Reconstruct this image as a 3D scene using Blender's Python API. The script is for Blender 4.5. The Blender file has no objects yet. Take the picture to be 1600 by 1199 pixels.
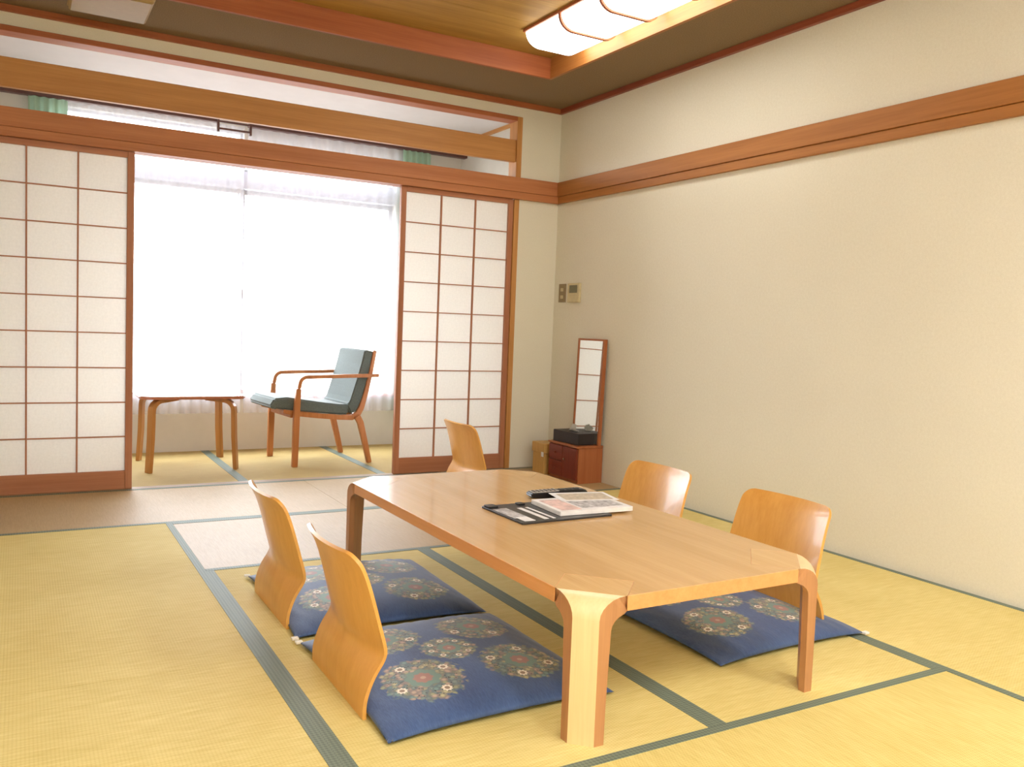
import bpy, bmesh, math, random
from mathutils import Vector, Matrix
random.seed(7)
SC = bpy.context.scene
COL = SC.collection
R = math.radians

# ------------------------------------------------------------------ camera
def look(yaw, pitch, roll):
    f = Vector((math.sin(yaw)*math.cos(pitch), math.cos(yaw)*math.cos(pitch), math.sin(pitch)))
    r = Vector((math.cos(yaw), -math.sin(yaw), 0)); u = r.cross(f)
    r2 = r*math.cos(roll)+u*math.sin(roll); u2 = -r*math.sin(roll)+u*math.cos(roll)
    m = Matrix((r2, u2, -f)).transposed()
    return m
cam = bpy.data.cameras.new('camera'); cam_o = bpy.data.objects.new('camera', cam); COL.objects.link(cam_o)
cam.sensor_fit = 'HORIZONTAL'; cam.sensor_width = 36.0
cam.lens = 1341.7/1600*36.0
cam.clip_start = .02
cam_o.matrix_world = Matrix.Translation((-3.1412, -4.9385, .9469)) @ look(.5216, -.0664, .0390).to_4x4()
SC.camera = cam_o

# ------------------------------------------------------------------ world, exposure
SC.view_settings.view_transform = 'Standard'
SC.view_settings.look = 'None'
SC.view_settings.gamma = 1.0
SC.view_settings.use_curve_mapping = False
SC.view_settings.exposure = 0.9
LAMP_STRENGTH = 4.2; REAR_FILL_STRENGTH = 13.0
world = bpy.data.worlds.new('overcast_sky'); SC.world = world; world.use_nodes = True
bg = world.node_tree.nodes['Background']
bg.inputs[1].default_value = 11.0          # even overcast sky, darker ground below the horizon
wn = world.node_tree; wc = wn.nodes.new('ShaderNodeTexCoord'); ws = wn.nodes.new('ShaderNodeSeparateXYZ'); wr_ = wn.nodes.new('ShaderNodeValToRGB')
wn.links.new(wc.outputs['Generated'], ws.inputs[0]); wm = wn.nodes.new('ShaderNodeMapRange'); wn.links.new(ws.outputs[2], wm.inputs[0])
wm.inputs[1].default_value = -1; wm.inputs[2].default_value = 1; wn.links.new(wm.outputs[0], wr_.inputs[0]); wn.links.new(wr_.outputs[0], bg.inputs[0])
wr_.color_ramp.elements[0].position = .49; wr_.color_ramp.elements[0].color = (.22, .22, .20, 1)
wr_.color_ramp.elements[1].position = .505; wr_.color_ramp.elements[1].color = (.88, .94, 1.0, 1)
def portal(loc, sx, sy):
    l = bpy.data.lights.new('window_portal', 'AREA'); l.shape = 'RECTANGLE'; l.size = sx; l.size_y = sy
    l.cycles.is_portal = True
    o = bpy.data.objects.new('window_portal', l); COL.objects.link(o); o.location = loc
    o.rotation_euler = (R(-90), 0, 0)      # emits towards -y, into the room
portal((-1.79, 1.42, 1.25), 2.3, 1.9)

# ------------------------------------------------------------------ node helpers
def lin(c):
    return tuple(((v/255)/12.92 if v/255 <= .04045 else ((v/255+.055)/1.055)**2.4) for v in c)+(1,)
class NT:
    def __init__(s, name):
        s.m = bpy.data.materials.new(name); s.m.use_nodes = True
        s.t = s.m.node_tree; s.t.nodes.clear()
        s.out = s.t.nodes.new('ShaderNodeOutputMaterial')
        s.co = None
    def n(s, typ, **kw):
        nd = s.t.nodes.new(typ)
        for k, v in kw.items(): setattr(nd, k, v)
        return nd
    def link(s, a, b): s.t.links.new(a, b)
    def put(s, sock, v):
        if isinstance(v, bpy.types.NodeSocket): s.link(v, sock)
        else: sock.default_value = v
    def math(s, op, a, b=0.0, c=None, clamp=False):
        nd = s.n('ShaderNodeMath', operation=op, use_clamp=clamp)
        s.put(nd.inputs[0], a); s.put(nd.inputs[1], b)
        if c is not None: s.put(nd.inputs[2], c)
        return nd.outputs[0]
    def mix(s, f, a, b):
        nd = s.n('ShaderNodeMix', data_type='RGBA')
        s.put(nd.inputs[0], f); s.put(nd.inputs[6], a); s.put(nd.inputs[7], b)
        return nd.outputs[2]
    def obj(s):
        if s.co is None: s.co = s.n('ShaderNodeTexCoord').outputs['Object']
        return s.co
    def mapped(s, scale, rot=(0, 0, 0)):
        nd = s.n('ShaderNodeMapping'); s.link(s.obj(), nd.inputs[0])
        nd.inputs['Scale'].default_value = scale; nd.inputs['Rotation'].default_value = rot
        return nd.outputs[0]
    def noise(s, vec, scale=1, detail=4, rough=.55):
        nd = s.n('ShaderNodeTexNoise'); s.link(vec, nd.inputs['Vector'])
        nd.inputs['Scale'].default_value = scale; nd.inputs['Detail'].default_value = detail; nd.inputs['Roughness'].default_value = rough
        return nd.outputs['Fac']
    def ramp(s, f, stops):
        nd = s.n('ShaderNodeValToRGB'); s.link(f, nd.inputs[0])
        e = nd.color_ramp.elements
        while len(e) < len(stops): e.new(.5)
        for el, (p, c) in zip(e, stops): el.position = p; el.color = c
        return nd.outputs[0]
    def bump(s, h, strength=.2, dist=.001):
        nd = s.n('ShaderNodeBump'); s.link(h, nd.inputs['Height'])
        nd.inputs['Strength'].default_value = strength; nd.inputs['Distance'].default_value = dist
        return nd.outputs[0]
    def bsdf(s, col, rough=.5, normal=None, spec=.5, metal=0, coat=0, sheen=0):
        nd = s.n('ShaderNodeBsdfPrincipled')
        s.put(nd.inputs['Base Color'], col); s.put(nd.inputs['Roughness'], rough)
        nd.inputs['Specular IOR Level'].default_value = spec; nd.inputs['Metallic'].default_value = metal
        nd.inputs['Coat Weight'].default_value = coat; nd.inputs['Sheen Weight'].default_value = sheen
        if normal is not None: s.link(normal, nd.inputs['Normal'])
        s.link(nd.outputs[0], s.out.inputs[0])
        return nd

def wood(name, c1, c2, axis='x', rough=.4, spec=.5, coat=0, grain=1.0):
    k = NT(name); i = 'xyz'.index(axis)
    sc = [26*grain]*3; sc[i] = 1.3
    sf = [160*grain]*3; sf[i] = 4
    a = k.noise(k.mapped(sc), 1, 5, .6); b = k.noise(k.mapped(sf), 1, 3, .6)
    f = k.math('ADD', k.math('MULTIPLY', a, .7), k.math('MULTIPLY', b, .3))
    col = k.ramp(f, [(.36, lin(c1)), (.64, lin(c2))])
    k.bsdf(col, rough, k.bump(b, .12, .0006), spec, 0, coat)
    return k.m
def plain(name, c, rough=.5, spec=.5, metal=0, var=.04, scale=30):
    k = NT(name)
    f = k.noise(k.mapped((scale,)*3), 1, 3)
    lo = tuple(max(0, v*(1-var)) for v in c); hi = tuple(min(255, v*(1+var)) for v in c)
    k.bsdf(k.ramp(f, [(.3, lin(lo)), (.7, lin(hi))]), rough, None, spec, metal)
    return k.m

M = {}
def redwood(ax): return wood('cedar_trim_'+ax, (156, 84, 46), (178, 104, 60), ax, .55)
for ax in 'xyz':
    M['trim_'+ax] = redwood(ax)
    M['beam_'+ax] = wood('pale_cedar_beam_'+ax, (182, 126, 68), (204, 148, 86), ax, .5)
    M['shoji_'+ax] = wood('shoji_wood_'+ax, (168, 108, 76), (186, 126, 92), ax, .5)
    M['red_'+ax] = wood('dark_red_wood_'+ax, (118, 46, 28), (138, 58, 36), ax, .35)
M['kamoi_x'] = wood('lintel_cedar', (174, 108, 66), (196, 130, 84), 'x', .5)
M['rail_y'] = wood('rail_wood_y', (158, 100, 46), (180, 120, 60), 'y', .5)
M['crown'] = wood('crown_wood', (132, 62, 36), (152, 78, 48), 'y', .45)
M['table_top'] = wood('oak_veneer_top', (200, 158, 100), (214, 174, 118), 'y', .26, .5, .25, .6)
M['table_edge'] = wood('orange_edge_band', (222, 156, 94), (234, 172, 112), 'y', .35)
M['leg_face'] = wood('pale_bentwood', (236, 202, 148), (248, 218, 168), 'z', .3, .5, .2)
M['inlay'] = wood('oak_inlay', (206, 164, 104), (220, 180, 122), 'y', .26, .5, .25)
M['leg_side'] = wood('laminated_leg_edge', (176, 124, 82), (196, 144, 98), 'z', .4)
M['ply'] = wood('honey_plywood', (216, 154, 72), (230, 172, 90), 'z', .3, .5, .2, .6)
M['ply_edge'] = plain('plywood_edge', (226, 168, 84), .4)
M['chair_wood'] = wood('armchair_wood', (172, 106, 56), (194, 128, 76), 'z', .35)
M['ct_wood'] = wood('side_table_bentwood', (166, 112, 54), (188, 132, 72), 'z', .35)
M['ct_top'] = wood('side_table_top', (160, 92, 60), (178, 108, 74), 'x', .25, .5, .3)
M['sill'] = wood('threshold_wood', (150, 124, 98), (172, 146, 118), 'x', .5)
M['dresser'] = wood('dresser_side_wood', (158, 90, 50), (176, 106, 64), 'z', .4)
M['chrome'] = plain('brushed_metal', (190, 185, 175), .25, .5, 1)
M['black'] = plain('black_plastic', (30, 29, 30), .35)
M['blackbox'] = plain('black_lacquer', (42, 36, 38), .45)
M['cream'] = plain('cream_plastic', (170, 144, 88), .4, var=.015)
M['white_paper'] = plain('white_paper', (236, 234, 234), .6)
M['grey_print'] = plain('grey_print', (178, 176, 178), .5, var=.25, scale=60)
M['pink_print'] = plain('pink_print', (226, 196, 190), .5, var=.1, scale=40)
M['tissue'] = plain('tissue', (245, 243, 236), .8)
M['tan'] = wood('tan_wood', (196, 154, 84), (214, 174, 104), 'z', .5)
M['silver'] = plain('silver_plastic', (186, 182, 176), .35)
M['button'] = plain('dark_buttons', (64, 62, 62), .5)
M['lcd'] = plain('lcd_grey_green', (112, 108, 84), .3)
M['beige_plastic'] = plain('beige_plastic', (206, 192, 152), .45)
M['switch_plate'] = plain('switch_plate', (146, 126, 92), .4)
M['dark_rail'] = plain('dark_curtain_rail', (84, 50, 44), .5)
M['alu'] = plain('window_aluminium', (176, 176, 180), .4, .5, .6)
M['eng_ceiling'] = plain('painted_ceiling', (208, 202, 200), .8, var=.01, scale=8)
M['eng_wall'] = plain('painted_plaster', (212, 208, 198), .8, var=.012, scale=8)
M['white_alu'] = plain('white_window_bar', (214, 216, 228), .5, var=.01)
M['beige_print'] = plain('beige_print', (196, 184, 164), .5, var=.12, scale=50)
M['heri'] = None

# wallpaper with a fine woven relief
k = NT('cream_wallpaper')
n1 = k.noise(k.mapped((260, 260, 260)), 1, 3, .6); n2 = k.noise(k.mapped((2, 2, 2)), 1, 2)
n3 = k.noise(k.mapped((600, 90, 90)), 1, 2)
f = k.math('ADD', k.math('MULTIPLY', n1, .55), k.math('ADD', k.math('MULTIPLY', n2, .15), k.math('MULTIPLY', n3, .3)))
k.bsdf(k.ramp(f, [(.3, lin((222, 217, 199))), (.7, lin((238, 234, 219)))]), .85, k.bump(n1, .25, .001), .25)
M['wallpaper'] = k.m
# brown ceiling fabric
k = NT('brown_ceiling_fabric')
n1 = k.noise(k.mapped((180, 180, 180)), 1, 3, .65)
k.bsdf(k.ramp(n1, [(.3, lin((126, 106, 80))), (.7, lin((148, 126, 98)))]), .9, k.bump(n1, .3, .001), .2)
M['ceil_fabric'] = k.m
M['ceil_board'] = wood('ceiling_board_veneer', (160, 122, 58), (188, 148, 76), 'x', .6, .3, 0, .5)

# tatami: rush weave, ribs across the long side. local x of the mesh = long side
def tatami(name, c1, c2, along, rough, spec):
    k = NT(name)
    # "along" is the direction of the rush strands (0 = x, 1 = y)
    co = k.obj(); sep = k.n('ShaderNodeSeparateXYZ'); k.link(co, sep.inputs[0])
    a = sep.outputs[along]; b = sep.outputs[1-along]
    cols = k.math('SINE', k.math('MULTIPLY', a, 2*math.pi/.016))          # warp columns every 16 mm
    ph = k.math('MULTIPLY', k.math('SIGN', cols), 1.57)
    strands = k.math('SINE', k.math('ADD', k.math('MULTIPLY', b, 2*math.pi/.0075), ph))
    h = k.math('ADD', k.math('MULTIPLY', k.math('ABSOLUTE', cols), .6), k.math('MULTIPLY', strands, .4))
    sc = [14, 14, 14]; sc[1-along] = 240
    n = k.noise(k.mapped(sc), 1, 4, .6); n2 = k.noise(k.mapped((2.2, 2.2, 2.2)), 1, 3)
    f = k.math('ADD', k.math('MULTIPLY', n, .55), k.math('ADD', k.math('MULTIPLY', n2, .3), k.math('MULTIPLY', h, .12)))
    k.bsdf(k.ramp(f, [(.32, lin(c1)), (.66, lin(c2))]), rough, k.bump(h, .35, .0012), spec)
    return k.m
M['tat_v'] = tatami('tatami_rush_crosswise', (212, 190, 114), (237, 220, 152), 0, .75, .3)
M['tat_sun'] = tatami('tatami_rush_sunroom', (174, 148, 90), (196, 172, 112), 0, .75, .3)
M['tat_h'] = tatami('tatami_rush_lengthwise_sheen', (170, 142, 98), (192, 164, 120), 1, .5, .45)  # window sheen at a low view angle is put into this greyer colour
M['tat_h2'] = tatami('tatami_rush_sheenless', (206, 184, 106), (232, 214, 142), 1, .7, .3)  # same weave without that sheen: yellow, as seen at a steeper angle
k = NT('green_grey_brocade_border')
v = k.mapped((1, 1, 1), (0, 0, R(45)))
ch = k.n('ShaderNodeTexChecker'); k.link(v, ch.inputs[0]); ch.inputs['Scale'].default_value = 140
ch.inputs[1].default_value = lin((122, 134, 118)); ch.inputs[2].default_value = lin((100, 112, 100))
k.bsdf(ch.outputs[0], .6, None, .4); M['heri'] = k.m

# shoji paper and cloths that let light through
def sheet(name, c, trans, clear=0.0, tex=90):
    k = NT(name)
    n = k.noise(k.mapped((tex, tex, tex)), 1, 4, .6)
    col = k.ramp(n, [(.3, lin(tuple(v*.97 for v in c))), (.7, lin(c))])
    d = k.n('ShaderNodeBsdfDiffuse'); k.link(col, d.inputs[0])
    t = k.n('ShaderNodeBsdfTranslucent'); k.link(col, t.inputs[0])
    m = k.n('ShaderNodeMixShader'); m.inputs[0].default_value = trans
    k.link(d.outputs[0], m.inputs[1]); k.link(t.outputs[0], m.inputs[2]); o = m.outputs[0]
    if clear:
        tr = k.n('ShaderNodeBsdfTransparent'); m2 = k.n('ShaderNodeMixShader'); m2.inputs[0].default_value = clear
        k.link(o, m2.inputs[1]); k.link(tr.outputs[0], m2.inputs[2]); o = m2.outputs[0]
    k.link(o, k.out.inputs[0]); return k.m
M['paper'] = sheet('shoji_paper', (250, 248, 245), .42)
M['sheer'] = sheet('sheer_curtain_cloth', (236, 236, 246), .5, .6, 200)
M['green'] = sheet('green_curtain_cloth', (176, 206, 184), .35, 0, 40)
# window glass: thin pane, mostly clear with a weak reflection
k = NT('window_glass')
tr = k.n('ShaderNodeBsdfTransparent'); gl = k.n('ShaderNodeBsdfGlossy'); gl.inputs['Roughness'].default_value = .02
mx = k.n('ShaderNodeMixShader'); mx.inputs[0].default_value = .06
k.link(tr.outputs[0], mx.inputs[1]); k.link(gl.outputs[0], mx.inputs[2]); k.link(mx.outputs[0], k.out.inputs[0]); M['glass'] = k.m
# mirror
k = NT('mirror_glass'); k.bsdf((.88, .9, .88, 1), .02, None, .5, 1); M['mirror'] = k.m
# lamp diffuser
k = NT('lit_lamp_diffuser')
e = k.n('ShaderNodeEmission'); e.inputs[0].default_value = (1, .96, .89, 1); e.inputs[1].default_value = LAMP_STRENGTH
k.link(e.outputs[0], k.out.inputs[0]); M['lamp'] = k.m
k = NT('rear_fill_diffuser')  # emission of the added, unseen fill lamps behind the camera
e = k.n('ShaderNodeEmission'); e.inputs[0].default_value = (1, .98, .95, 1); e.inputs[1].default_value = REAR_FILL_STRENGTH
k.link(e.outputs[0], k.out.inputs[0]); M['fill_rear'] = k.m
# armchair cloth
k = NT('grey_green_upholstery')
n = k.noise(k.mapped((300, 300, 300)), 1, 2, .6)
k.bsdf(k.ramp(n, [(.3, lin((84, 94, 92))), (.7, lin((108, 118, 114)))]), .85, k.bump(n, .4, .001), .3, 0, 0, .2); M['upholstery'] = k.m
# cushion brocade: navy cloth with flower medallions woven in (a corner ring of four and one in the middle)
k = NT('navy_medallion_brocade')
co = k.obj(); sep = k.n('ShaderNodeSeparateXYZ'); k.link(co, sep.inputs[0]); X, Y, Z = sep.outputs
def dist(u, v): return k.math('SQRT', k.math('ADD', k.math('MULTIPLY', u, u), k.math('MULTIPLY', v, v)))
ux = k.math('SUBTRACT', k.math('ABSOLUTE', X), .142); uy = k.math('SUBTRACT', k.math('ABSOLUTE', Y), .14)
def ss(v, e0, e1):
    nd = k.n('ShaderNodeMapRange', interpolation_type='SMOOTHSTEP'); k.put(nd.inputs[0], v)
    nd.inputs[1].default_value = e0; nd.inputs[2].default_value = e1
    return nd.outputs[0]
weave = k.noise(k.mapped((420, 60, 60)), 1, 2); weave2 = k.noise(k.mapped((5, 5, 5)), 1, 3)
base = k.ramp(k.math('ADD', k.math('MULTIPLY', weave, .5), k.math('MULTIPLY', weave2, .5)), [(.32, lin((50, 74, 120))), (.68, lin((77, 104, 152)))])
vor = k.n('ShaderNodeTexVoronoi'); k.link(co, vor.inputs['Vector']); vor.inputs['Scale'].default_value = 75
vsep = k.n('ShaderNodeSeparateColor'); k.link(vor.outputs['Color'], vsep.inputs[0])
petals = k.ramp(vsep.outputs[0], [(0, lin((128, 146, 140))), (.3, lin((158, 160, 128))), (.5, lin((186, 162, 144))), (.68, lin((118, 148, 146))), (.82, lin((190, 182, 142)))])
petals.node.color_ramp.interpolation = 'CONSTANT'
edge = ss(vor.outputs['Distance'], .25, .62)
petals = k.mix(k.math('MULTIPLY', edge, .5), petals, lin((62, 74, 98)))
speck = k.n('ShaderNodeTexVoronoi'); k.link(co, speck.inputs['Vector']); speck.inputs['Scale'].default_value = 120
spots = k.math('SUBTRACT', 1, ss(speck.outputs['Distance'], .16, .28))
spsep = k.n('ShaderNodeSeparateColor'); k.link(speck.outputs['Color'], spsep.inputs[0])
def medallion(u, v, rad, nflower, frad, fsize, below):
    d = k.math('DIVIDE', dist(u, v), rad); a = k.math('ARCTAN2', v, u)
    scal = k.math('MULTIPLY', k.math('SINE', k.math('MULTIPLY', a, 22)), .02)
    scal = k.math('ADD', scal, k.math('MULTIPLY', k.math('SUBTRACT', vsep.outputs[1], .5), .14))
    inside = k.math('SUBTRACT', 1, ss(k.math('ADD', d, scal), .9, 1.0))
    c = petals
    c = k.mix(k.math('MULTIPLY', k.math('MULTIPLY', spots, ss(d, .42, .5)), k.math('SUBTRACT', 1, ss(d, .82, .9))), c, lin((22, 24, 40)))
    ring = k.math('SUBTRACT', 1, ss(k.math('ADD', d, k.math('MULTIPLY', k.math('SINE', k.math('MULTIPLY', a, 8)), .03)), .38, .42))
    c = k.mix(ring, c, lin((112, 142, 134)))
    mid = k.math('SUBTRACT', 1, ss(k.math('ADD', d, k.math('MULTIPLY', k.math('SINE', k.math('MULTIPLY', a, 8)), .02)), .2, .24))
    c = k.mix(mid, c, lin((164, 120, 112)))
    c = k.mix(k.math('SUBTRACT', 1, ss(d, .05, .08)), c, lin((190, 160, 140)))
    # white blossoms on a ring
    step = 2*math.pi/nflower
    fa = k.math('SUBTRACT', k.math('MODULO', k.math('ADD', a, 20*math.pi+.35), step), step/2)
    fx = k.math('SUBTRACT', k.math('MULTIPLY', d, k.math('COSINE', fa)), frad); fy = k.math('MULTIPLY', d, k.math('SINE', fa))
    fd = dist(fx, fy); fan = k.math('ARCTAN2', fy, fx)
    fdd = k.math('ADD', fd, k.math('MULTIPLY', k.math('SINE', k.math('MULTIPLY', fan, 9)), fsize*.12))
    fl = k.math('SUBTRACT', 1, ss(fdd, fsize*.88, fsize))
    c = k.mix(fl, c, lin((238, 230, 216)))
    core = k.math('SUBTRACT', 1, ss(fd, fsize*.42, fsize*.55))
    c = k.mix(core, c, lin((150, 128, 110)))
    return k.mix(inside, below, c)
col = medallion(ux, uy, .112, 4, .70, .125, base)
col = medallion(X, Y, .08, 8, .68, .11, col)
topm = ss(Z, .022, .03)
col = k.mix(topm, base, col)
k.bsdf(col, .62, k.bump(weave, .25, .0008), .35, 0, 0, .25); M['brocade'] = k.m
# black folder with a mottled strip
M['folder'] = plain('black_folder', (44, 44, 46), .35, var=.2, scale=50)

# ------------------------------------------------------------------ object helpers
def tag(o, label, cat, group=None, kind=None):
    o['label'] = label; o['category'] = cat
    if group: o['group'] = group
    if kind: o['kind'] = kind
    return o
def link(name, me, mats, parent=None, loc=(0, 0, 0), smooth=False):
    o = bpy.data.objects.new(name, me); COL.objects.link(o)
    for m in (mats if isinstance(mats, (list, tuple)) else [mats]):
        if m is not None and len(me.materials) < (len(mats) if isinstance(mats, (list, tuple)) else 1): me.materials.append(m)
    if smooth:
        for p in me.polygons: p.use_smooth = True
    o.parent = parent; o.location = loc
    return o
def empty(name, loc=(0, 0, 0), rz=0):
    o = bpy.data.objects.new(name, None); COL.objects.link(o); o.location = loc; o.rotation_euler = (0, 0, rz); o.empty_display_size = .1
    return o
def bm_mesh(bm, name):
    bmesh.ops.recalc_face_normals(bm, faces=bm.faces)
    me = bpy.data.meshes.new(name); bm.to_mesh(me); bm.free(); return me
def add_box(bm, a, b):
    vs = [bm.verts.new((x, y, z)) for x in (a[0], b[0]) for y in (a[1], b[1]) for z in (a[2], b[2])]
    for q in ((0, 1, 3, 2), (4, 6, 7, 5), (0, 4, 5, 1), (2, 3, 7, 6), (0, 2, 6, 4), (1, 5, 7, 3)): bm.faces.new([vs[i] for i in q])
def bevel(bm, w, seg=2):
    if w: bmesh.ops.bevel(bm, geom=list(bm.edges), offset=w, segments=seg, affect='EDGES', profile=.5)
def box(name, a, b, mat, parent=None, bv=0, seg=1):
    """axis-aligned box from corner a to corner b (in the parent's frame), origin at its bottom centre"""
    lo = [min(p, q) for p, q in zip(a, b)]; hi = [max(p, q) for p, q in zip(a, b)]
    c = ((lo[0]+hi[0])/2, (lo[1]+hi[1])/2, lo[2])
    bm = bmesh.new(); add_box(bm, [l-q for l, q in zip(lo, c)], [h-q for h, q in zip(hi, c)])
    bevel(bm, bv, seg)
    return link(name, bm_mesh(bm, name), mat, parent, c)
def boxes(name, lst, mat, parent=None):
    bm = bmesh.new()
    for a, b in lst: add_box(bm, [min(p, q) for p, q in zip(a, b)], [max(p, q) for p, q in zip(a, b)])
    return link(name, bm_mesh(bm, name), mat, parent)
def prism(name, pts, mat, plane, t0, t1, parent=None, loc=(0, 0, 0), bv=0, seg=2, smooth=False):
    """closed polygon in a plane ('xz': extruded along y, 'xy': along z, 'yz': along x)"""
    bm = bmesh.new()
    def P(p, t): return {'xz': (p[0], t, p[1]), 'xy': (p[0], p[1], t), 'yz': (t, p[0], p[1])}[plane]
    A = [bm.verts.new(P(p, t0)) for p in pts]; B = [bm.verts.new(P(p, t1)) for p in pts]
    bm.faces.new(A); bm.faces.new(B[::-1])
    for i in range(len(pts)): j = (i+1) % len(pts); bm.faces.new((A[i], A[j], B[j], B[i]))
    bmesh.ops.recalc_face_normals(bm, faces=bm.faces)
    if bv:
        ed = [e for e in bm.edges if len(e.link_faces) == 2 and e.calc_face_angle(0) > R(40)]
        bmesh.ops.bevel(bm, geom=ed, offset=bv, segments=seg, affect='EDGES')
    return link(name, bm_mesh(bm, name), mat, parent, loc, smooth)
def rrect(x0, x1, y0, y1, r, n=5):
    pts = []
    for cx, cy, a in ((x1-r, y1-r, 0), (x0+r, y1-r, 90), (x0+r, y0+r, 180), (x1-r, y0+r, 270)):
        for i in range(n+1): t = R(a+90*i/n); pts.append((cx+r*math.cos(t), cy+r*math.sin(t)))
    return pts
def strip(path, half):
    """offset polyline path (2D) on both sides -> closed polygon; half may be a number or a list"""
    n = len(path); L, Q = [], []
    for i, p in enumerate(path):
        a = path[max(i-1, 0)]; b = path[min(i+1, n-1)]
        d = Vector((b[0]-a[0], b[1]-a[1])).normalized(); nrm = Vector((-d.y, d.x))
        h = half[i] if isinstance(half, (list, tuple)) else half
        L.append((p[0]+nrm.x*h, p[1]+nrm.y*h)); Q.append((p[0]-nrm.x*h, p[1]-nrm.y*h))
    return L+Q[::-1]
def arc(cx, cz, r, a0, a1, n=6):
    return [(cx+r*math.cos(R(a0+(a1-a0)*i/n)), cz+r*math.sin(R(a0+(a1-a0)*i/n))) for i in range(n+1)]
def copy_tree(o, parent=None):
    c = o.copy(); COL.objects.link(c); c.parent = parent
    for ch in [q for q in bpy.data.objects if q.parent == o]: copy_tree(ch, c)
    return c
def struct(o, label, cat): return tag(o, label, cat, None, 'structure')

# ------------------------------------------------------------------ room shell
HK, HN, HC = 1.776, 1.915, 2.368      # lintel underside, top of the wall rail, crown underside
CEIL, BOARD = 2.40, 2.512
XL, YR = -3.76, -6.0                  # left wall, rear wall
YW = 1.26                             # window wall of the sun-room
XE = -.12                             # right wall of the sun-room
floor = boxes('floor', [((XL-.1, YR-.1, -.16), (.1, YW+.1, -.05))], M['sill'])
struct(floor, 'floor laid with tatami mats of woven rush', 'floor')
BW = .027
def mat(x0, x1, y0, y1, sheenless=False):  # flag picks the yellow weave without the painted sheen
    horiz = abs(x1-x0) > abs(y1-y0)
    x0, x1 = min(x0, x1), max(x0, x1); y0, y1 = min(y0, y1), max(y0, y1); g = .0006
    o = box('tatami_mat', (x0+g, y0+g, -.05), (x1-g, y1-g, 0), (M['tat_h2'] if sheenless else M['tat_h']) if horiz else (M['tat_sun'] if y1 > .5 else M['tat_v']), floor, .0008)
    cx, cy = (x0+x1)/2, (y0+y1)/2
    for s in (-1, 1):
        if horiz:
            e = (y1-g) if s > 0 else (y0+g); a = ((x0+g-cx), e-cy+.0006*s, .03); b = ((x1-g-cx), e-s*BW-cy, .0512)
        else:
            e = (x1-g) if s > 0 else (x0+g); a = (e-cx+.0006*s, (y0+g-cy), .03); b = (e-s*BW-cx, (y1-g-cy), .0512)
        box('cloth_border', a, b, M['heri'], o)
    return o
D1, D2, D3 = -.864, -1.687, -3.447
X1, X2, X3, X4 = -.812, -1.671, -2.544, -3.40
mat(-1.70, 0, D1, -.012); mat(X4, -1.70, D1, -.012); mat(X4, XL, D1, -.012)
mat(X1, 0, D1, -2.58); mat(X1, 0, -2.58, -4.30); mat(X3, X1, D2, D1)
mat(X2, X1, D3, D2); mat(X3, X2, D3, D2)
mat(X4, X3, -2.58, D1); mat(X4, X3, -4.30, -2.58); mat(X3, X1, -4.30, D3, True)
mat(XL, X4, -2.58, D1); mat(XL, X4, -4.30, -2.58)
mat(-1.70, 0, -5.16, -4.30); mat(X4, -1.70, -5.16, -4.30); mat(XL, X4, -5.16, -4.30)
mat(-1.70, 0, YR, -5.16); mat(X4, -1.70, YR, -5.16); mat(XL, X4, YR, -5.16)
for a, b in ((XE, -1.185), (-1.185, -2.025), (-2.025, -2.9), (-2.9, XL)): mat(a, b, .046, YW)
o = box('trim_1', (XL, -.012, -.05), (0, .046, .002), M['sill'], None, .001); struct(o, 'grooved wooden threshold under the sliding shoji doors', 'threshold')

T = .08
o = boxes('wall_right', [((0, YR, -.05), (T, .12, 2.6))], M['wallpaper']); struct(o, 'cream wallpapered long wall on the right with a timber rail', 'wall')
o = boxes('wall_left', [((XL-T, YR, -.05), (XL, .12, 2.6))], M['wallpaper']); struct(o, 'cream wallpapered wall on the left side of the room', 'wall')
o = boxes('wall_rear', [((XL-T, YR-T, -.05), (T, YR, 2.6))], M['wallpaper']); struct(o, 'cream wallpapered wall behind the viewer', 'wall')
PX = -.305; PL = -3.455      # outer sides of the posts that frame the opening
o = boxes('wall_back', [((PX, 0, -.05), (0, .09, 2.6)), ((XL, 0, -.05), (PL, .09, 2.6)), ((PL, 0, 2.306), (PX, .09, 2.6))], M['wallpaper'])
struct(o, 'cream wallpapered end wall around the shoji opening', 'wall')
# sun-room
o = boxes('wall_window', [((XL-T, YW, -.05), (0, YW+.14, .39)), ((XL-T, YW, .39), (-2.93, YW+.14, 2.6)), ((-.66, YW, .39), (0, YW+.14, 2.6)), ((-2.93, YW, 2.22), (-1.795, YW+.14, 2.6)), ((-1.795, YW, 2.17), (-.66, YW+.14, 2.6))], M['eng_wall'])
struct(o, 'pale plaster wall below and around the sun-room windows', 'wall')
o = boxes('wall_sunroom_right', [((XE, .09, -.05), (0, YW, 2.6))], M['eng_wall']); struct(o, 'pale plaster side wall at the right end of the sun-room', 'wall')
o = boxes('wall_sunroom_left', [((XL-T, .09, -.05), (XL, YW, 2.6))], M['eng_wall']); struct(o, 'pale plaster side wall at the left end of the sun-room', 'wall')
o = boxes('ceiling_sunroom', [((XL, .09, 2.376), (XE, YW, 2.46))], M['eng_ceiling']); struct(o, 'pale painted ceiling over the sun-room', 'ceiling')
o = box('trim_2', (XE-.02, .09, 2.352), (XE, YW, 2.376), M['beam_y'], None, .001); struct(o, 'thin timber cornice along the right wall of the sun-room', 'trim')
o = box('trim_3', (-2.97, YW-.04, .372), (-.62, YW+.02, .395), M['trim_x'], None, .003); struct(o, 'brown timber sill below the sun-room windows', 'window sill')

o = box('trim_17', (-2.93, YW+.01, 1.83), (-.66, YW+.12, 1.95), M['white_alu'], None, .002); struct(o, 'pale bar between the sliding windows and the upper lights', 'window bar')
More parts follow.
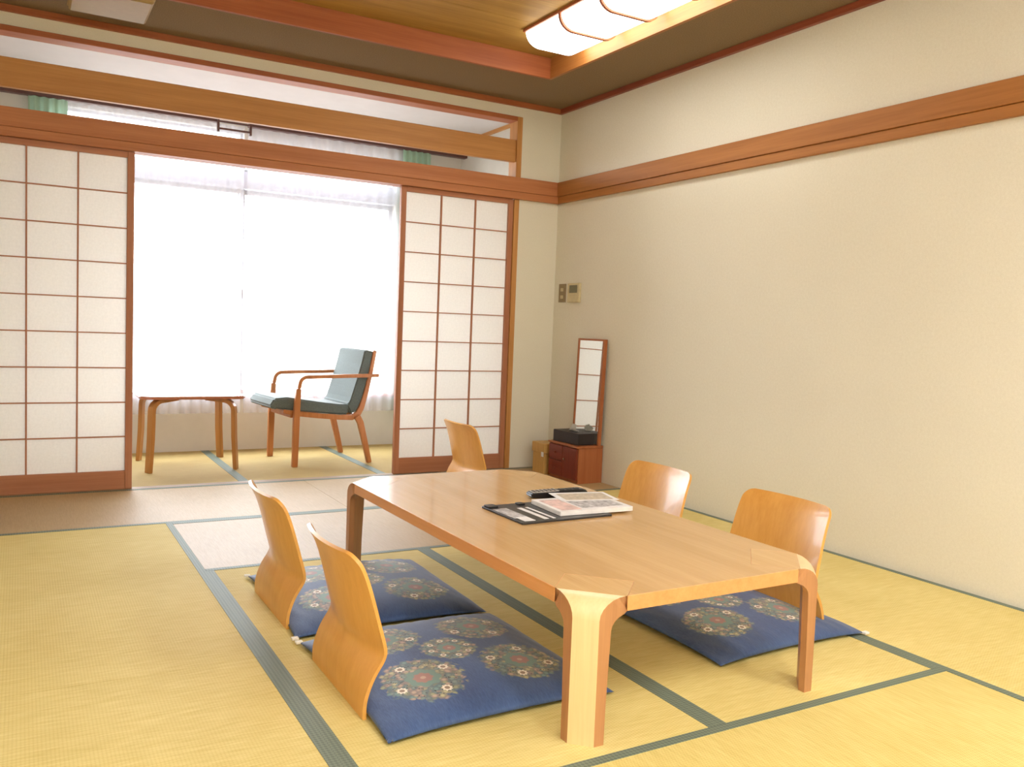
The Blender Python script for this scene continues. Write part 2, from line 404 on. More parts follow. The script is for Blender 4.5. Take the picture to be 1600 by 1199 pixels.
# ceiling: fabric border, recessed veneer field framed by red timber
CX0, CX1, CY0, CY1 = -3.30, -.46, -4.2, -.58
ceil = boxes('ceiling', [((XL, YR, CEIL), (CX0-.02, 0, 2.6)), ((CX1+.02, YR, CEIL), (0, 0, 2.6)), ((CX0-.02, CY1+.02, CEIL), (CX1+.02, 0, 2.6)), ((CX0-.02, YR, CEIL), (CX1+.02, CY0-.02, 2.6))], M['ceil_fabric'])
struct(ceil, 'brown fabric ceiling border around a recessed veneered centre', 'ceiling')
boards = 8
for i in range(boards):
    y0 = CY0-.02+(CY1-CY0+.04)*i/boards; y1 = CY0-.02+(CY1-CY0+.04)*(i+1)/boards
    box('ceiling_board', (CX0-.02, y0+.0015, BOARD), (CX1+.02, y1-.0015, BOARD+.02), M['ceil_board'], ceil)
boxes('board_backing', [((CX0-.02, CY0-.02, BOARD+.02), (CX1+.02, CY1+.02, 2.6))], M['ceil_board'], ceil)
box('coffer_band', (CX0, CY1, CEIL-.004), (CX1, CY1+.02, BOARD), M['trim_x'], ceil, .001)
box('coffer_band', (CX0, CY0-.02, CEIL-.004), (CX1, CY0, BOARD), M['trim_x'], ceil, .001)
box('coffer_band', (CX1, CY0-.02, CEIL-.004), (CX1+.02, CY1+.02, BOARD), M['rail_y'], ceil, .001)
box('coffer_band', (CX0-.02, CY0-.02, CEIL-.004), (CX0, CY1+.02, BOARD), M['rail_y'], ceil, .001)
# crown trims
o = box('trim_4', (-.024, YR, HC), (0, 0, CEIL), M['crown'], None, .002); struct(o, 'thin red-brown crown trim along the top of the right wall', 'trim')
o = box('trim_5', (XL, -.024, HC), (-.024, 0, CEIL), M['trim_x'], None, .002); struct(o, 'thin red-brown crown trim along the top of the end wall', 'trim')
o = box('trim_6', (XL, YR, HC), (XL+.024, -.024, CEIL), M['crown'], None, .002); struct(o, 'thin red-brown crown trim along the top of the left wall', 'trim')
# wall rails (upper board and thinner lower board)
def rail(name, lab, a, b, ax, side):
    t = empty(name, ((a[0]+b[0])/2, (a[1]+b[1])/2, HK)); struct(t, lab, 'trim'); m = M['rail_y'] if ax == 'y' else M['kamoi_x']
    cx, cy = t.location[0], t.location[1]
    if ax == 'y':
        box('upper_board', (a[0]-cx, a[1]-cy, .046), (a[0]+side*.03-cx, b[1]-cy, HN-HK), m, t, .002)
        box('lower_board', (a[0]-cx, a[1]-cy, 0), (a[0]+side*.022-cx, b[1]-cy, .045), m, t, .002)
    else:
        box('upper_board', (a[0]-cx, a[1]-cy, .046), (b[0]-cx, a[1]+side*.03-cy, HN-HK), m, t, .002)
        box('lower_board', (a[0]-cx, a[1]-cy, 0), (b[0]-cx, a[1]+side*.026-cy, .0453), m, t, .002)
rail('trim_7', 'orange-brown timber rail running along the right wall', (0, YR), (0, -.03), 'y', -1)
rail('trim_8', 'red-brown timber lintel rail above the shoji doors', (XL, 0), (0, 0), 'x', -1)
rail('trim_9', 'timber rail running along the left wall', (XL, YR), (XL, -.03), 'y', 1)
# lintel body with the door grooves
o = box('trim_10', (PL+.04, .0005, HK+.001), (PX-.04, .085, HN), M['trim_x'], None, .001); struct(o, 'timber head piece the shoji doors slide in', 'lintel')
# posts
def post(name, lab, x0, x1, z0, z1): struct(box(name, (x0, -.008, z0), (x1, .095, z1), M['beam_z'], None, .002), lab, 'post')
post('trim_11', 'timber door post beside the right-hand shoji door', PX-.036, PX, 0, HK-.001)
post('trim_12', 'timber door post beside the left-hand shoji door', PL, PL+.036, 0, HK-.001)
post('trim_13', 'short timber post at the right end of the open transom', PX-.034, PX+.004, HN, 2.306)
post('trim_14', 'short timber post at the left end of the open transom', PL-.004, PL+.034, HN, 2.306)
o = box('trim_15', (PL+.034, -.008, 2.278), (PX-.034, .095, 2.306), M['trim_x'], None, .002); struct(o, 'thin red-brown head rail above the open transom', 'trim')
o = box('trim_16', (PL+.034, .004, 2.016), (PX-.034, .04, 2.158), M['beam_x'], None, .003); struct(o, 'wide honey-coloured timber beam across the open transom', 'beam')

# ------------------------------------------------------------------ shoji doors
def shoji(name, lab, x0, x1, y0):
    w = x1-x0; t = empty(name, ((x0+x1)/2, y0+.015, .003)); struct(t, lab, 'shoji door')
    hw = w/2; ZT = 1.772; zb, zt = .097, 1.742; st = .034
    box('stile', (-hw, -.015, 0), (-hw+st, .015, ZT), M['shoji_z'], t, .002)
    box('stile', (hw-st, -.015, 0), (hw, .015, ZT), M['shoji_z'], t, .002)
    box('top_rail', (-hw+st, -.014, zt), (hw-st, .014, ZT), M['shoji_x'], t, .001)
    box('bottom_board', (-hw+st, -.012, 0), (hw-st, .012, zb), M['shoji_x'], t, .001)
    cols, rows = 3, 9; cw = (w-2*st)/cols; rh = (zt-zb)/rows; b = .004
    for i in range(1, cols): box('muntin', (-hw+st+cw*i-b, -.010, zb), (-hw+st+cw*i+b, .004, zt), M['shoji_z'], t)
    for j in range(1, rows): box('muntin', (-hw+st, -.009, zb+rh*j-b*.75), (hw-st, .0035, zb+rh*j+b*.75), M['shoji_x'], t)
    p0 = None
    for i in range(cols):
        for j in range(rows):
            c = (-hw+st+cw*(i+.5), .005, zb+rh*j)
            if p0 is None: p0 = box('paper_pane', (c[0]-cw/2, .0045, c[2]), (c[0]+cw/2, .0055, c[2]+rh), M['paper'], t)
            else:
                q = p0.copy(); COL.objects.link(q); q.location = (c[0], .005, c[2])
    return t
shoji('door_1', 'left-hand shoji door with white paper panes in a brown lattice', -3.378, -2.622, 0.0)
shoji('door_2', 'right-hand shoji door with white paper panes in a brown lattice', -1.128, -.343, 0.0)

# ------------------------------------------------------------------ windows
def window(name, lab, x0, x1, z0, z1, y, f=.032):
    t = empty(name, ((x0+x1)/2, y, z0)); struct(t, lab, 'window'); w = (x1-x0)/2; h = z1-z0
    box('frame_side', (-w, -.015, 0), (-w+f, .015, h), M['alu'], t); box('frame_side', (w-f, -.015, 0), (w, .015, h), M['alu'], t)
    box('frame_rail', (-w+f, -.015, 0), (w-f, .015, f), M['alu'], t); box('frame_rail', (-w+f, -.015, h-f), (w-f, .015, h), M['alu'], t)
    box('glass_pane', (-w+f, -.002, f), (w-f, .002, h-f), M['glass'], t)
    return t
MX = -1.795
wl = window('window_1', 'left sliding window pane behind the sheer curtain', -2.93, MX+.02, .39, 1.83, YW+.05)
wr = window('window_2', 'right sliding window pane behind the sheer curtain', MX-.02, -.66, .39, 1.83, YW+.085)
box('latch', (MX-.014-(-2.93+MX+.02)/2, -.03, .68), (MX+.012-(-2.93+MX+.02)/2, -.015, .74), M['dark_rail'], wl)
window('window_3', 'left upper window light above the sliding window', -2.93, MX, 1.95, 2.22, YW+.05, .018)
window('window_4', 'right upper window light above the sliding window', MX, -.66, 1.95, 2.17, YW+.05, .018)

# curtains
def curtain(name, lab, x0, x1, y, z0, z1, matl, amp, wl, group, cat='curtain', n=8):
    bm = bmesh.new(); steps = int((x1-x0)/wl*n); rows = 10; vs = []
    ph = random.random()*6
    for j in range(rows+1):
        r = []
        for i in range(steps+1):
            x = x0+(x1-x0)*i/steps; z = z0+(z1-z0)*j/rows
            yy = amp*math.sin(2*math.pi*(x-x0)/wl+ph+.5*math.sin(9*x))*(1+.25*math.sin(5*x+1))*(.75+.25*(1-j/rows))
            r.append(bm.verts.new((x-(x0+x1)/2, yy, z-z0)))
        vs.append(r)
    for j in range(rows):
        for i in range(steps): bm.faces.new((vs[j][i], vs[j][i+1], vs[j+1][i+1], vs[j+1][i]))
    o = link(name, bm_mesh(bm, name), matl, None, ((x0+x1)/2, y, z0), True)
    return tag(o, lab, cat, group)
YC = YW-.075
curtain('sheer_curtain', 'white sheer curtain over the left window, beside the low side table', -2.90, MX-.012, YC, .27, 2.235, M['sheer'], .010, .07, 'sheer curtains')
curtain('sheer_curtain', 'white sheer curtain over the right window, behind the armchair', MX+.012, -.64, YC, .27, 2.235, M['sheer'], .012, .085, 'sheer curtains')
curtain('drape', 'pale green curtain gathered at the right end of the rail', -.655, -.42, YC-.02, .25, 2.235, M['green'], .022, .05, 'green drapes')
curtain('drape', 'pale green curtain gathered at the left end of the rail', -3.10, -2.885, YC-.02, .25, 2.235, M['green'], .022, .05, 'green drapes')
def crail(lab, x0, x1):
    t = empty('curtain_rail', ((x0+x1)/2, YC, 2.237)); tag(t, lab, 'curtain rail', 'curtain rails'); w = (x1-x0)/2
    box('rail_bar', (-w, -.035, 0), (w, .02, .024), M['dark_rail'], t, .002)
crail('dark brown curtain rail over the right window', -1.785, XE)
crail('dark brown curtain rail over the left window', XL+.02, -1.985)
t = empty('rail_link', (-1.885, YC-.045, 2.18)); tag(t, 'pair of short dark bars joining the two curtain rails', 'rail')
for z in (.008, .055): box('bar', (-.099, -.008, z), (.1, .008, z+.012), M['dark_rail'], t)
for x in (-.106, .106): box('bracket', (x-.0068, -.012, -.008), (x+.0068, .012, .082), M['dark_rail'], t)

# ------------------------------------------------------------------ ceiling lamps
def lamp(lab, cx, yfar, ynear, zc=BOARD):
    L = yfar-ynear; t = empty('ceiling_lamp', (cx, (yfar+ynear)/2, zc)); tag(t, lab, 'ceiling lamp', 'long ceiling lamps')
    hw = .17; dep = .088; r = .085
    def prof(o):
        a = hw+o-.0; zt = -.014
        pts = [(-a, zt)]
        for i in range(9): q = R(180+90*i/8); pts.append((-(a-r)+r*math.cos(q), zt-(dep-.014+o-.074)+.074*math.sin(q)))
        for i in range(9): q = R(270+90*i/8); pts.append(((a-r)+r*math.cos(q), zt-(dep-.014+o-.074)+.074*math.sin(q)))
        pts.append((a, zt)); return pts
    box('lamp_base', (-hw-.012, -L/2-.012, -.016), (hw+.012, L/2+.012, 0), M['trim_y'], t, .002)
    d = prism('diffuser', prof(0), M['lamp'] if zc == BOARD else M['fill_rear'], 'xz', -L/2, L/2, t)
    n = 4
    for i in range(1, n):
        y = L/2-L*i/n
        a, b = prof(.008), prof(-.002)
        prism('muntin', a+b[::-1], M['trim_y'], 'xz', y-.008, y+.008, t)
    return t
lamp('lit white ceiling lamp with curved brown ribs above the right wall', -.66, -.92, -2.26)
lamp('added white ceiling fill lamp behind the viewer near the left wall', -3.1, -4.5, -5.84, CEIL)  # three unseen lamps added for frontal light, standing in for a flash
lamp('added white ceiling fill lamp behind the viewer near the middle of the ceiling', -1.9, -4.5, -5.84, CEIL)
lamp('added white ceiling fill lamp behind the viewer near the right wall', -.7, -4.5, -5.84, CEIL)

# cream plastic box on the ceiling
t = empty('ceiling_unit', (-2.775, -.405, CEIL)); tag(t, 'cream plastic box fixed to the brown ceiling border', 'ceiling unit')
prism('housing', [(-.175, 0), (-.175, -.028), (-.16, -.04), (.16, -.04), (.175, -.028), (.175, 0)], M['cream'], 'xz', -.165, .165, t, bv=.008)
box('cover_lip', (-.165, -.168, -.034), (.165, -.158, -.006), M['cream'], t, .003)

# ------------------------------------------------------------------ low table
H = .342
TX0, TX1, TY0, TY1 = -2.060, -1.256, -3.405, -1.80
tx, ty = (TX0+TX1)/2, (TY0+TY1)/2; ta, tb = (TX1-TX0)/2, (TY1-TY0)/2
tab = empty('low_table', (tx, ty, 0), R(.4)); tag(tab, 'low wooden table with bent corner legs in the middle of the tatami', 'table')
HWM, SEND, C0 = .085, .205, .031     # plank half width, inlay end and outer leg face, measured along the diagonal from the corner
def corner(sx, sy, rev):
    q = math.sqrt(2)*HWM; e = SEND/math.sqrt(2); g = HWM/math.sqrt(2)
    p = [(0, q), (e-g, e+g), (e+g, e-g), (q, 0)]
    if rev: p = p[::-1]
    return [(sx*(ta-a), sy*(tb-b)) for a, b in p]
poly = corner(-1, -1, False)+corner(1, -1, True)+corner(1, 1, False)+corner(-1, 1, True)
TT = .036
top = prism('table_top', poly, [M['table_top'], M['table_edge']], 'xy', H-TT, H, tab, bv=.0012, seg=1)
for p in top.data.polygons: p.material_index = 0 if abs(p.normal.z) > .9 else 1
def leg(sx, sy):
    Rr = .050; se = SEND-C0
    out = [(0, 0), (0, .1), (0, H-Rr)]+[(Rr-Rr*math.cos(R(a)), H-Rr+Rr*math.sin(R(a))) for a in (15, 30, 45, 60, 75, 90)]+[(HWM-C0+.0001, H), (se, H)]
    inn = [(.019, 0), (.020, .1), (.024, H-TT-.04)]+[(.024+.04*(1-math.cos(R(a))), H-TT-.04+.04*math.sin(R(a))) for a in (15, 30, 45, 60, 75, 90)]+[(HWM-C0+.012, H-TT), (se, H-TT)]
    inn[3:9] = [(.024+.05*(1-math.cos(R(a))), H-TT-.04+.04*math.sin(R(a))) for a in (15, 30, 45, 60, 75, 90)]
    n = len(out); bm = bmesh.new()
    d = Vector((-sx, -sy)).normalized(); pq = Vector((-d.y, d.x))
    c0 = Vector((sx*ta, sy*tb))
    def V(s, z, side):
        hw = min(C0+s, HWM); p = c0+d*(C0+s)+pq*(side*hw); return bm.verts.new((p.x, p.y, z))
    O = [[V(s, z, sd) for s, z in out] for sd in (-1, 1)]; I = [[V(s, z, sd) for s, z in inn] for sd in (-1, 1)]
    ex = [.014, .014, .014, .012, .010, .007, .004, .002, .0006, .0005, .0005]
    def W(i, side):
        s, z = inn[i]; hw = max(.02, min(C0+s, HWM)-ex[i]); p = c0+d*(C0+s+ex[i])+pq*(side*hw); return bm.verts.new((p.x, p.y, z-(.0004 if i > 7 else 0)))
    B = [[W(i, sd) for i in range(n)] for sd in (-1, 1)]
    for i in range(n-1):
        f = bm.faces.new((O[0][i], O[0][i+1], O[1][i+1], O[1][i])); f.material_index = 0 if i < n-3 else 2; f.smooth = i < n-3
        f = bm.faces.new((B[0][i], B[0][i+1], B[1][i+1], B[1][i])); f.material_index = 1
        for sd in (0, 1):
            f = bm.faces.new((O[sd][i], O[sd][i+1], I[sd][i+1], I[sd][i])); f.material_index = 1
            f = bm.faces.new((I[sd][i], I[sd][i+1], B[sd][i+1], B[sd][i])); f.material_index = 1
    f = bm.faces.new((O[0][0], O[1][0], I[1][0], B[1][0], B[0][0], I[0][0])); f.material_index = 1
    f = bm.faces.new((O[0][-1], O[1][-1], I[1][-1], B[1][-1], B[0][-1], I[0][-1])); f.material_index = 1
    for e in bm.edges:
        if len({f.material_index for f in e.link_faces}) > 1: e.smooth = False
    o = link('leg', bm_mesh(bm, 'leg'), [M['leg_face'], M['leg_side'], M['inlay']], tab); return o
for sx in (-1, 1):
    for sy in (-1, 1): leg(sx, sy)

# ------------------------------------------------------------------ floor chairs and cushions
CP = [(0, 0), (-.002, .03), (.004, .06), (.02, .1), (.04, .128), (.05, .15), (.047, .175), (.037, .21), (.02, .28), (.003, .34), (-.012, .375), (-.022, .392), (-.026, .40)]
def floor_chair():
    t = empty('floor_chair'); W = .405; nw = 12; rt = .035; HH = CP[-1][1]
    # finer profile
    pr = []
    for i in range(len(CP)-1):
        for s in range(3):
            u = s/3; pr.append((CP[i][0]*(1-u)+CP[i+1][0]*u, CP[i][1]*(1-u)+CP[i+1][1]*u))
    pr.append(CP[-1])
    sm = pr[:]
    for _ in range(3): sm = [sm[0]]+[tuple((sm[i-1][c]+2*sm[i][c]+sm[i+1][c])/4 for c in (0, 1)) for i in range(1, len(sm)-1)]+[sm[-1]]
    bm = bmesh.new(); G = []
    for x, z in sm:
        hw = W/2-.012*max(0, (z-.15)/.25)
        if z > HH-rt: hw -= rt-math.sqrt(max(0, rt*rt-(z-(HH-rt))**2))
        sag = .032*min(1, max(0, (z-.02)/.16))
        G.append([bm.verts.new((x-sag*(1-(w*hw/(W/2))**2), w*hw, z)) for w in [2*i/nw-1 for i in range(nw+1)]])
    for j in range(len(G)-1):
        for i in range(nw): bm.faces.new((G[j][i], G[j][i+1], G[j+1][i+1], G[j+1][i]))
    bmesh.ops.recalc_face_normals(bm, faces=bm.faces)
    front = list(bm.faces)
    bmesh.ops.solidify(bm, geom=front, thickness=.0095)
    bmesh.ops.recalc_face_normals(bm, faces=bm.faces)
    for f in bm.faces:
        f.smooth = True
        if f.calc_area() < .00025 and abs(f.normal.x) < .6: f.material_index = 1
    for e in bm.edges:
        if len(e.link_faces) == 2 and e.calc_face_angle(0) > R(50): e.smooth = False
    link('backrest', bm_mesh(bm, 'backrest'), [M['ply'], M['ply_edge']], t)
    prism('seat_plate', rrect(.006, .36, -W/2+.01, W/2-.01, .03), M['ply'], 'xy', .0005, .009, t)
    return t
def floor_cushion():
    t = empty('floor_cushion'); A, B = .315, .335; N = 44
    bm = bmesh.new(); top, bot = [], []
    rnd = random.Random(3)
    def hh(u, v):
        e = max(0, (1-abs(u)**3.2))**.55*max(0, (1-abs(v)**3.2))**.55
        return e
    for j in range(N+1):
        rt, rb = [], []
        for i in range(N+1):
            u = 2*i/N-1; v = 2*j/N-1
            u = math.copysign(1-(1-abs(u))**1.35, u); v = math.copysign(1-(1-abs(v))**1.35, v)
            x = A*u*(1-.035*(1-v*v)); y = B*v*(1-.035*(1-u*u))
            h = hh(u, v)
            wr = .0016*math.sin(38*u+9*v)*math.sin(7*v+2)*(1-h)*4*h
            ze = .014-.006*(abs(u)*abs(v))**4
            z = ze+.046*h*(1-.10*(u*u+v*v)) + wr
            rt.append(bm.verts.new((x, y, z)))
            if i in (0, N) or j in (0, N): rb.append(rt[-1])
            else: rb.append(bm.verts.new((x*(1-.01), y*(1-.01), .014-.0045*h**.6 if h > .05 else ze-.001)))
        top.append(rt); bot.append(rb)
    for j in range(N):
        for i in range(N):
            bm.faces.new((top[j][i], top[j][i+1], top[j+1][i+1], top[j+1][i])).smooth = True
            bm.faces.new((bot[j][i], bot[j+1][i], bot[j+1][i+1], bot[j][i+1])).smooth = True
    link('cushion_body', bm_mesh(bm, 'cushion_body'), M['brocade'], t)
    return t
ch0 = floor_chair(); cu0 = floor_cushion()
spots = [  # chair base x, y, facing, cushion x, y, chair label, cushion label
    (-2.425, -2.858, 0, -2.118, -2.868, 'honey plywood legless chair nearest the viewer, left of the table', 'navy medallion cushion nearest the viewer, beside the near table leg'),
    (-2.428, -2.192, 0, -2.118, -2.172, 'honey plywood legless chair at the far left side of the table', 'navy medallion cushion at the far left side of the table'),
    (-.885, -2.885, 180, -1.105, -2.845, 'honey plywood legless chair at the near right side of the table', 'navy medallion cushion under the near right side of the table'),
    (-.895, -2.225, 180, -1.12, -2.165, 'honey plywood legless chair at the far right of the table, beside the brochures', 'navy medallion cushion hidden behind the far right side of the table'),
    (-.965, -.62, 0, -.635, -.63, 'honey plywood legless chair standing in front of the small dresser', 'navy medallion cushion on the floor before the small dresser')]
for i, (cx, cy, a, ux_, uy_, lc, lu) in enumerate(spots):
    c = ch0 if i == 0 else copy_tree(ch0); c.location = (cx, cy, 0); c.rotation_euler = (0, 0, R(a)); tag(c, lc, 'chair', 'legless floor chairs')
    u = cu0 if i == 0 else copy_tree(cu0); u.location = (ux_, uy_, 0); u.rotation_euler = (0, 0, R(a+(.8, -1.2, 1, .5, 2)[i])); tag(u, lu, 'cushion', 'navy floor cushions')
    if i < 2: s = 1-2*i; box('corner_tassel', (-.326, s*.337-.008, .006), (-.306, s*.337+.008, .013), M['tissue'], u, .001)

# ------------------------------------------------------------------ things on the table
def quad_slab(name, pts, z0, z1, mat, parent=None, loc=(0, 0, 0), bv=0): return prism(name, pts, mat, 'xy', z0, z1, parent, loc, bv=bv, seg=1)
def oriented(name, x, y, z, deg): return empty(name, (x, y, z), R(deg))
t = oriented('document_folder', -1.665, -2.582, H, 1); tag(t, 'black document folder lying open under the brochures', 'folder')
quad_slab('cover', rrect(-.145, .20, -.132, .132, .006, 2), 0, .006, M['folder'], t, bv=.001)
quad_slab('clip', rrect(-.14, -.105, .085, .125, .004, 2), .006, .012, M['black'], t, bv=.001)
quad_slab('clip', rrect(-.02, .005, .095, .125, .004, 2), .006, .011, M['black'], t, bv=.001)
quad_slab('pocket_strip', rrect(-.137, -.085, -.07, .07, .003, 2), .006, .0068, M['grey_print'], t)
quad_slab('white_label', rrect(-.128, -.088, -.118, -.06, .002, 2), .0068, .0076, M['white_paper'], t)
quad_slab('paper_strip', rrect(-.05, -.033, -.11, .06, .001, 2), .006, .007, M['white_paper'], t)
quad_slab('paper_strip', rrect(-.018, -.008, -.11, .06, .001, 2), .006, .007, M['white_paper'], t)
t = oriented('brochure_stack', -1.50, -2.585, H+.0065, -3); tag(t, 'thick white booklet lying on the black folder', 'booklet')
pages = quad_slab('pages', rrect(-.14, .14, -.10, .10, .003, 2), 0, .0135, M['white_paper'], t, bv=.0008)
quad_slab('cover', rrect(-.14, .14, -.1, .1, .003, 2), .0136, .0146, M['white_paper'], t)
quad_slab('pink_picture', rrect(-.125, -.05, -.085, .075, .002, 2), .0147, .0151, M['pink_print'], t)
quad_slab('grey_picture', rrect(-.04, .12, -.07, .04, .002, 2), .0147, .0151, M['grey_print'], t)
t = oriented('leaflet', -1.435, -2.50, H+.0222, -12); tag(t, 'thin printed leaflet lying askew on top of the booklet', 'leaflet')
quad_slab('sheet', rrect(-.105, .105, -.07, .07, .002, 2), 0, .001, M['white_paper'], t)
quad_slab('printed_panel', rrect(-.085, .09, -.055, .05, .002, 2), .0011, .0014, M['beige_print'], t)
# remote control
t = oriented('remote_control', -1.462, -2.375, H, -6); tag(t, 'black and silver television remote on the table', 'remote control')
prism('body', [(-.11, .004), (-.115, .012), (-.112, .020), (-.02, .024), (.09, .027), (.108, .024), (.112, .012), (.105, .003), (.06, 0), (-.06, 0)], M['black'], 'xz', -.024, .024, t, bv=.003)
prism('face_plate', [(-.104, .0208), (-.104, .0222), (-.004, .0260), (-.004, .0240)], M['silver'], 'xz', -.0235, .0235, t)
b0 = None
for i in range(6):
    for j in range(3):
        x = -.094+i*.0155; y = -.0125+j*.0125; z = .0226+(x+.104)*.038
        if b0 is None: b0 = prism('button', rrect(-.0045, .0045, -.0036, .0036, .0015, 2), M['button'], 'xy', 0, .0008, t, (x, y, z))
        else: q = b0.copy(); COL.objects.link(q); q.location = (x, y, z)
for x in (.015, .045, .075): prism('button', rrect(-.009, .009, -.011, .011, .004, 3), M['button'], 'xy', 0, .002, t, (x, 0, .0248+.00027*(x*100)))

# ------------------------------------------------------------------ dresser with mirror
DX0, DX1, DY0, DY1, DH = -.198, -.006, -.645, -.325, .232
t = empty('mirror_dresser', ((DX0+DX1)/2, (DY0+DY1)/2, 0)); tag(t, 'small red-brown dresser with an upright mirror in the corner', 'dresser')
cx, cy = t.location[0], t.location[1]; hx, hy = (DX1-DX0)/2, (DY1-DY0)/2
box('body', (-hx+.012, -hy, 0), (hx, hy, DH-.014), M['dresser'], t, .001)
box('top_board', (-hx-.006, -hy-.004, DH-.013), (hx, hy+.004, DH), M['dresser'], t, .002)
fx0, fx1 = -hx-.002, -hx+.0115
for z0, z1 in ((.02, .115), (.12, .215)):
    d = box('drawer', (fx0, .004, z0), (fx1, hy-.004, z1), M['red_y'], t, .002)
    k_ = box('knob', (-.018, -.010, .040), (-.0068, .010, .052), M['red_y'], d, .003)
d = box('door', (fx0, -hy+.004, .02), (fx1, .0, .215), M['red_z'], t, .002)
box('knob', (-.018, .045, .11), (-.0068, .058, .122), M['chrome'], d, .003)
# mirror leaning slightly back, turned a little to the room
mz0, mz1, mw = DH, .885, .128
rig = empty('mirror_stand', (.050, -.035, mz0)); rig.parent = t; rig.rotation_euler = (0, R(1.5), R(3))
h = mz1-mz0
box('mirror_frame', (-.001, -mw-.004, 0), (.016, mw+.004, h), M['dresser'], rig, .001)
box('frame_side', (-.008, -mw-.006, 0), (.016, -mw+.006, h+.004), M['dresser'], rig, .001)
box('frame_side', (-.008, mw-.006, 0), (.016, mw+.006, h+.004), M['dresser'], rig, .001)
box('frame_top', (-.008, -mw+.006, h-.008), (.0, mw-.006, h+.004), M['dresser'], rig, .001)
box('mirror_glass', (-.003, -mw+.006, .004), (-.0012, mw-.006, h-.008), M['mirror'], rig)
# tissue box
t = empty('tissue_box', (-.115, -.475, DH), R(2)); tag(t, 'black tissue box on top of the small dresser', 'tissue box')
bm = bmesh.new()
box('box', (-.062, -.135, 0), (.062, .135, .072), M['blackbox'], t, .003)
box('slot', (-.018, -.07, .0722), (.018, .07, .0732), M['black'], t)
bm = bmesh.new(); vs = []
for i in range(11):
    u = i/10*2-1
    vs.append([bm.verts.new((.010*math.sin(5*u+j), .045*u*(1-.25*j/4), .0735+.045*(j/4)*(1-.5*u*u)+.003*math.sin(8*u+2*j)*j/4)) for j in range(5)])
for i in range(10):
    for j in range(4): bm.faces.new((vs[i][j], vs[i+1][j], vs[i+1][j+1], vs[i][j+1]))
bmesh.ops.solidify(bm, geom=list(bm.faces), thickness=.002)
link('tissue', bm_mesh(bm, 'tissue'), M['tissue'], t, smooth=True)
# tan wooden box behind it
t = empty('wooden_bin', (-.135, -.215, 0)); tag(t, 'small tan wooden bin standing behind the dresser', 'bin')
bm = bmesh.new(); add_box(bm, (-.08, -.075, 0), (.075, .075, .2))
box('bin_body', (-.072, -.07, 0), (.07, .07, .135), M['tan'], t, .003)
box('bin_lid', (-.078, -.076, .137), (.076, .076, .2), M['tan'], t, .003)
box('paper_tab', (-.0795, -.072, .115), (-.0785, -.045, .145), M['tissue'], t)

# ------------------------------------------------------------------ wall controls
t = empty('light_switch', (0, -.104, 1.12)); tag(t, 'grey metal two-button light switch on the right wall', 'light switch')
box('plate', (-.006, -.042, 0), (0, .042, .122), M['switch_plate'], t, .002)
for z in (.034, .082): box('rocker', (-.009, -.016, z-.010), (-.006, .016, z+.012), M['beige_plastic'], t, .001)
t = empty('thermostat', (0, -.255, 1.118)); tag(t, 'beige wall controller with a small grey display beside the light switch', 'controller')
box('case', (-.018, -.068, 0), (0, .068, .125), M['beige_plastic'], t, .003)
box('display', (-.0195, -.045, .062), (-.018, .045, .112), M['lcd'], t)
box('flap', (-.0195, -.062, .006), (-.018, .062, .052), M['beige_plastic'], t, .001)

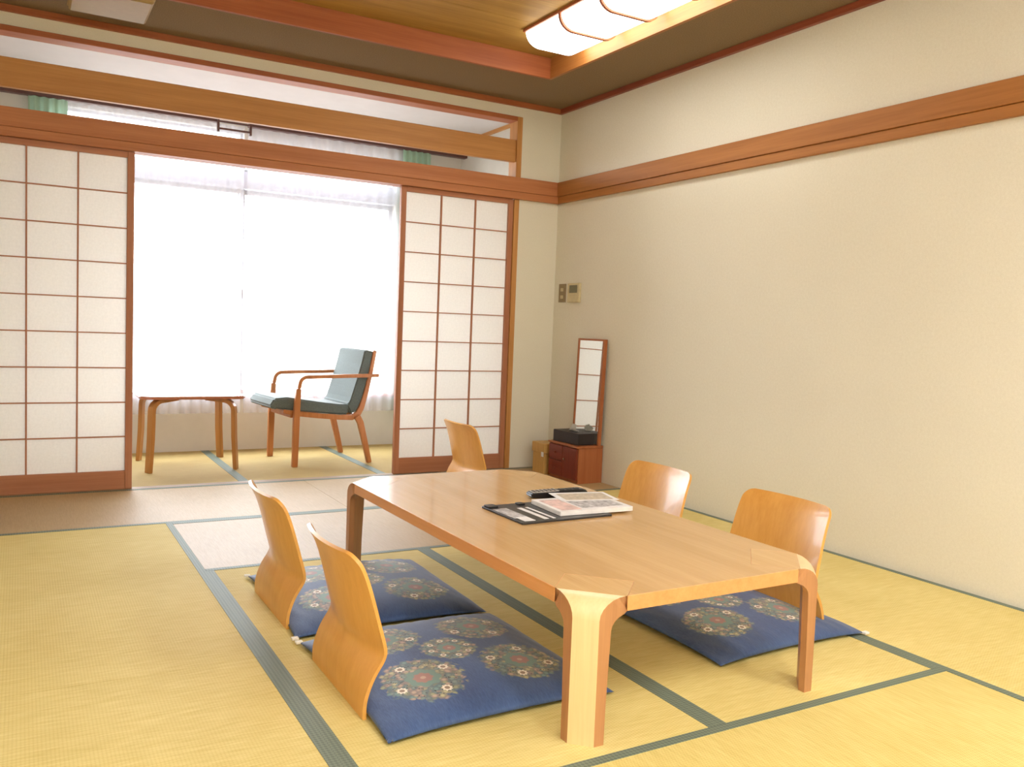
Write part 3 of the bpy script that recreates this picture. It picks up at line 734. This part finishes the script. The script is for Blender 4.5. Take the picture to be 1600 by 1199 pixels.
# ------------------------------------------------------------------ armchair in the sun-room
ac = empty('armchair', (-1.39, .692, 0), R(184.5)); tag(ac, 'wooden armchair with grey-green upholstery by the window', 'armchair')
for s in (-1, 1):
    y = s*.238
    # front leg rising into the bent armrest
    path = [(.255, 0), (.25, .30), (.245, .42), (.24, .50)]+arc(.185, .525, .05, 0, 90, 6)+[(.10, .577), (-.10, .581), (-.20, .583), (-.31, .586)]
    prism('front_leg', strip(path[:4], [.018, .02, .018, .015]), M['chair_wood'], 'xz', y-.014, y+.014, ac, bv=.003)
    prism('armrest', strip([path[3]]+path[4:], .0115), M['chair_wood'], 'xz', y-.02, y+.02, ac, bv=.004)
    prism('rear_leg', strip([(-.165, .315), (-.19, .27), (-.225, .14), (-.26, 0)], [.02, .02, .018, .016]), M['chair_wood'], 'xz', y-.014, y+.014, ac, bv=.003)
    yi = s*.2135
    prism('side_rail', strip([(.33, .357), (.24, .338), (.10, .322), (-.05, .308), (-.14, .305), (-.18, .325), (-.205, .37), (-.235, .47), (-.265, .60), (-.292, .75)], [.012, .015, .016, .016, .018, .02, .018, .015, .013, .011]), M['chair_wood'], 'xz', yi-.011, yi+.011, ac, bv=.003)
prism('front_rail', [(.245, .31), (.27, .31), (.27, .35), (.245, .352)], M['chair_wood'], 'xz', -.19, .19, ac, bv=.003)
prism('rear_rail', [(-.19, .30), (-.165, .30), (-.165, .325), (-.19, .325)], M['chair_wood'], 'xz', -.19, .19, ac, bv=.003)
seat = [(.40, .378), (.375, .405), (.30, .404), (.20, .39), (.05, .370), (-.06, .358), (-.115, .358)]
prism('seat_cushion', strip(seat, [.018, .034, .04, .038, .035, .034, .034]), M['upholstery'], 'xz', -.212, .212, ac, bv=.010, seg=3)
back = [(-.118, .358), (-.148, .372), (-.172, .42), (-.204, .53), (-.236, .65), (-.256, .748)]
prism('back_cushion', strip(back, [.034, .038, .040, .038, .036, .034]), M['upholstery'], 'xz', -.212, .212, ac, bv=.009, seg=3)

# ------------------------------------------------------------------ low side table in the sun-room
st = empty('side_table', (-2.232, .712, 0)); tag(st, 'small bentwood side table with a rounded top by the window', 'table')
prism('table_top', rrect(-.305, .305, -.29, .29, .08, 7), M['ct_top'], 'xy', .437, .456, st, bv=.005)
for sx in (-1, 1):
    for sy in (-1, 1):
        Rr = .07
        out = [(0, 0), (-.012, .2), (-.016, .436-Rr)]+[(-.016-Rr*(1-math.cos(R(a))), .436-Rr+Rr*math.sin(R(a))) for a in (20, 40, 60, 80, 90)]+[(-.20, .436)]
        inn = [(-.022, 0), (-.036, .2), (-.040, .412-Rr*.7)]+[(-.040-Rr*.7*(1-math.cos(R(a))), .412-Rr*.7+Rr*.7*math.sin(R(a))) for a in (20, 40, 60, 80, 90)]+[(-.20, .422)]
        l = prism('leg', out+inn[::-1], M['ct_wood'], 'xz', -.024, .024, st, bv=.002)
        l.location = (sx*.26, sy*.25, 0); l.rotation_euler = (0, 0, math.atan2(sy*.55, sx))
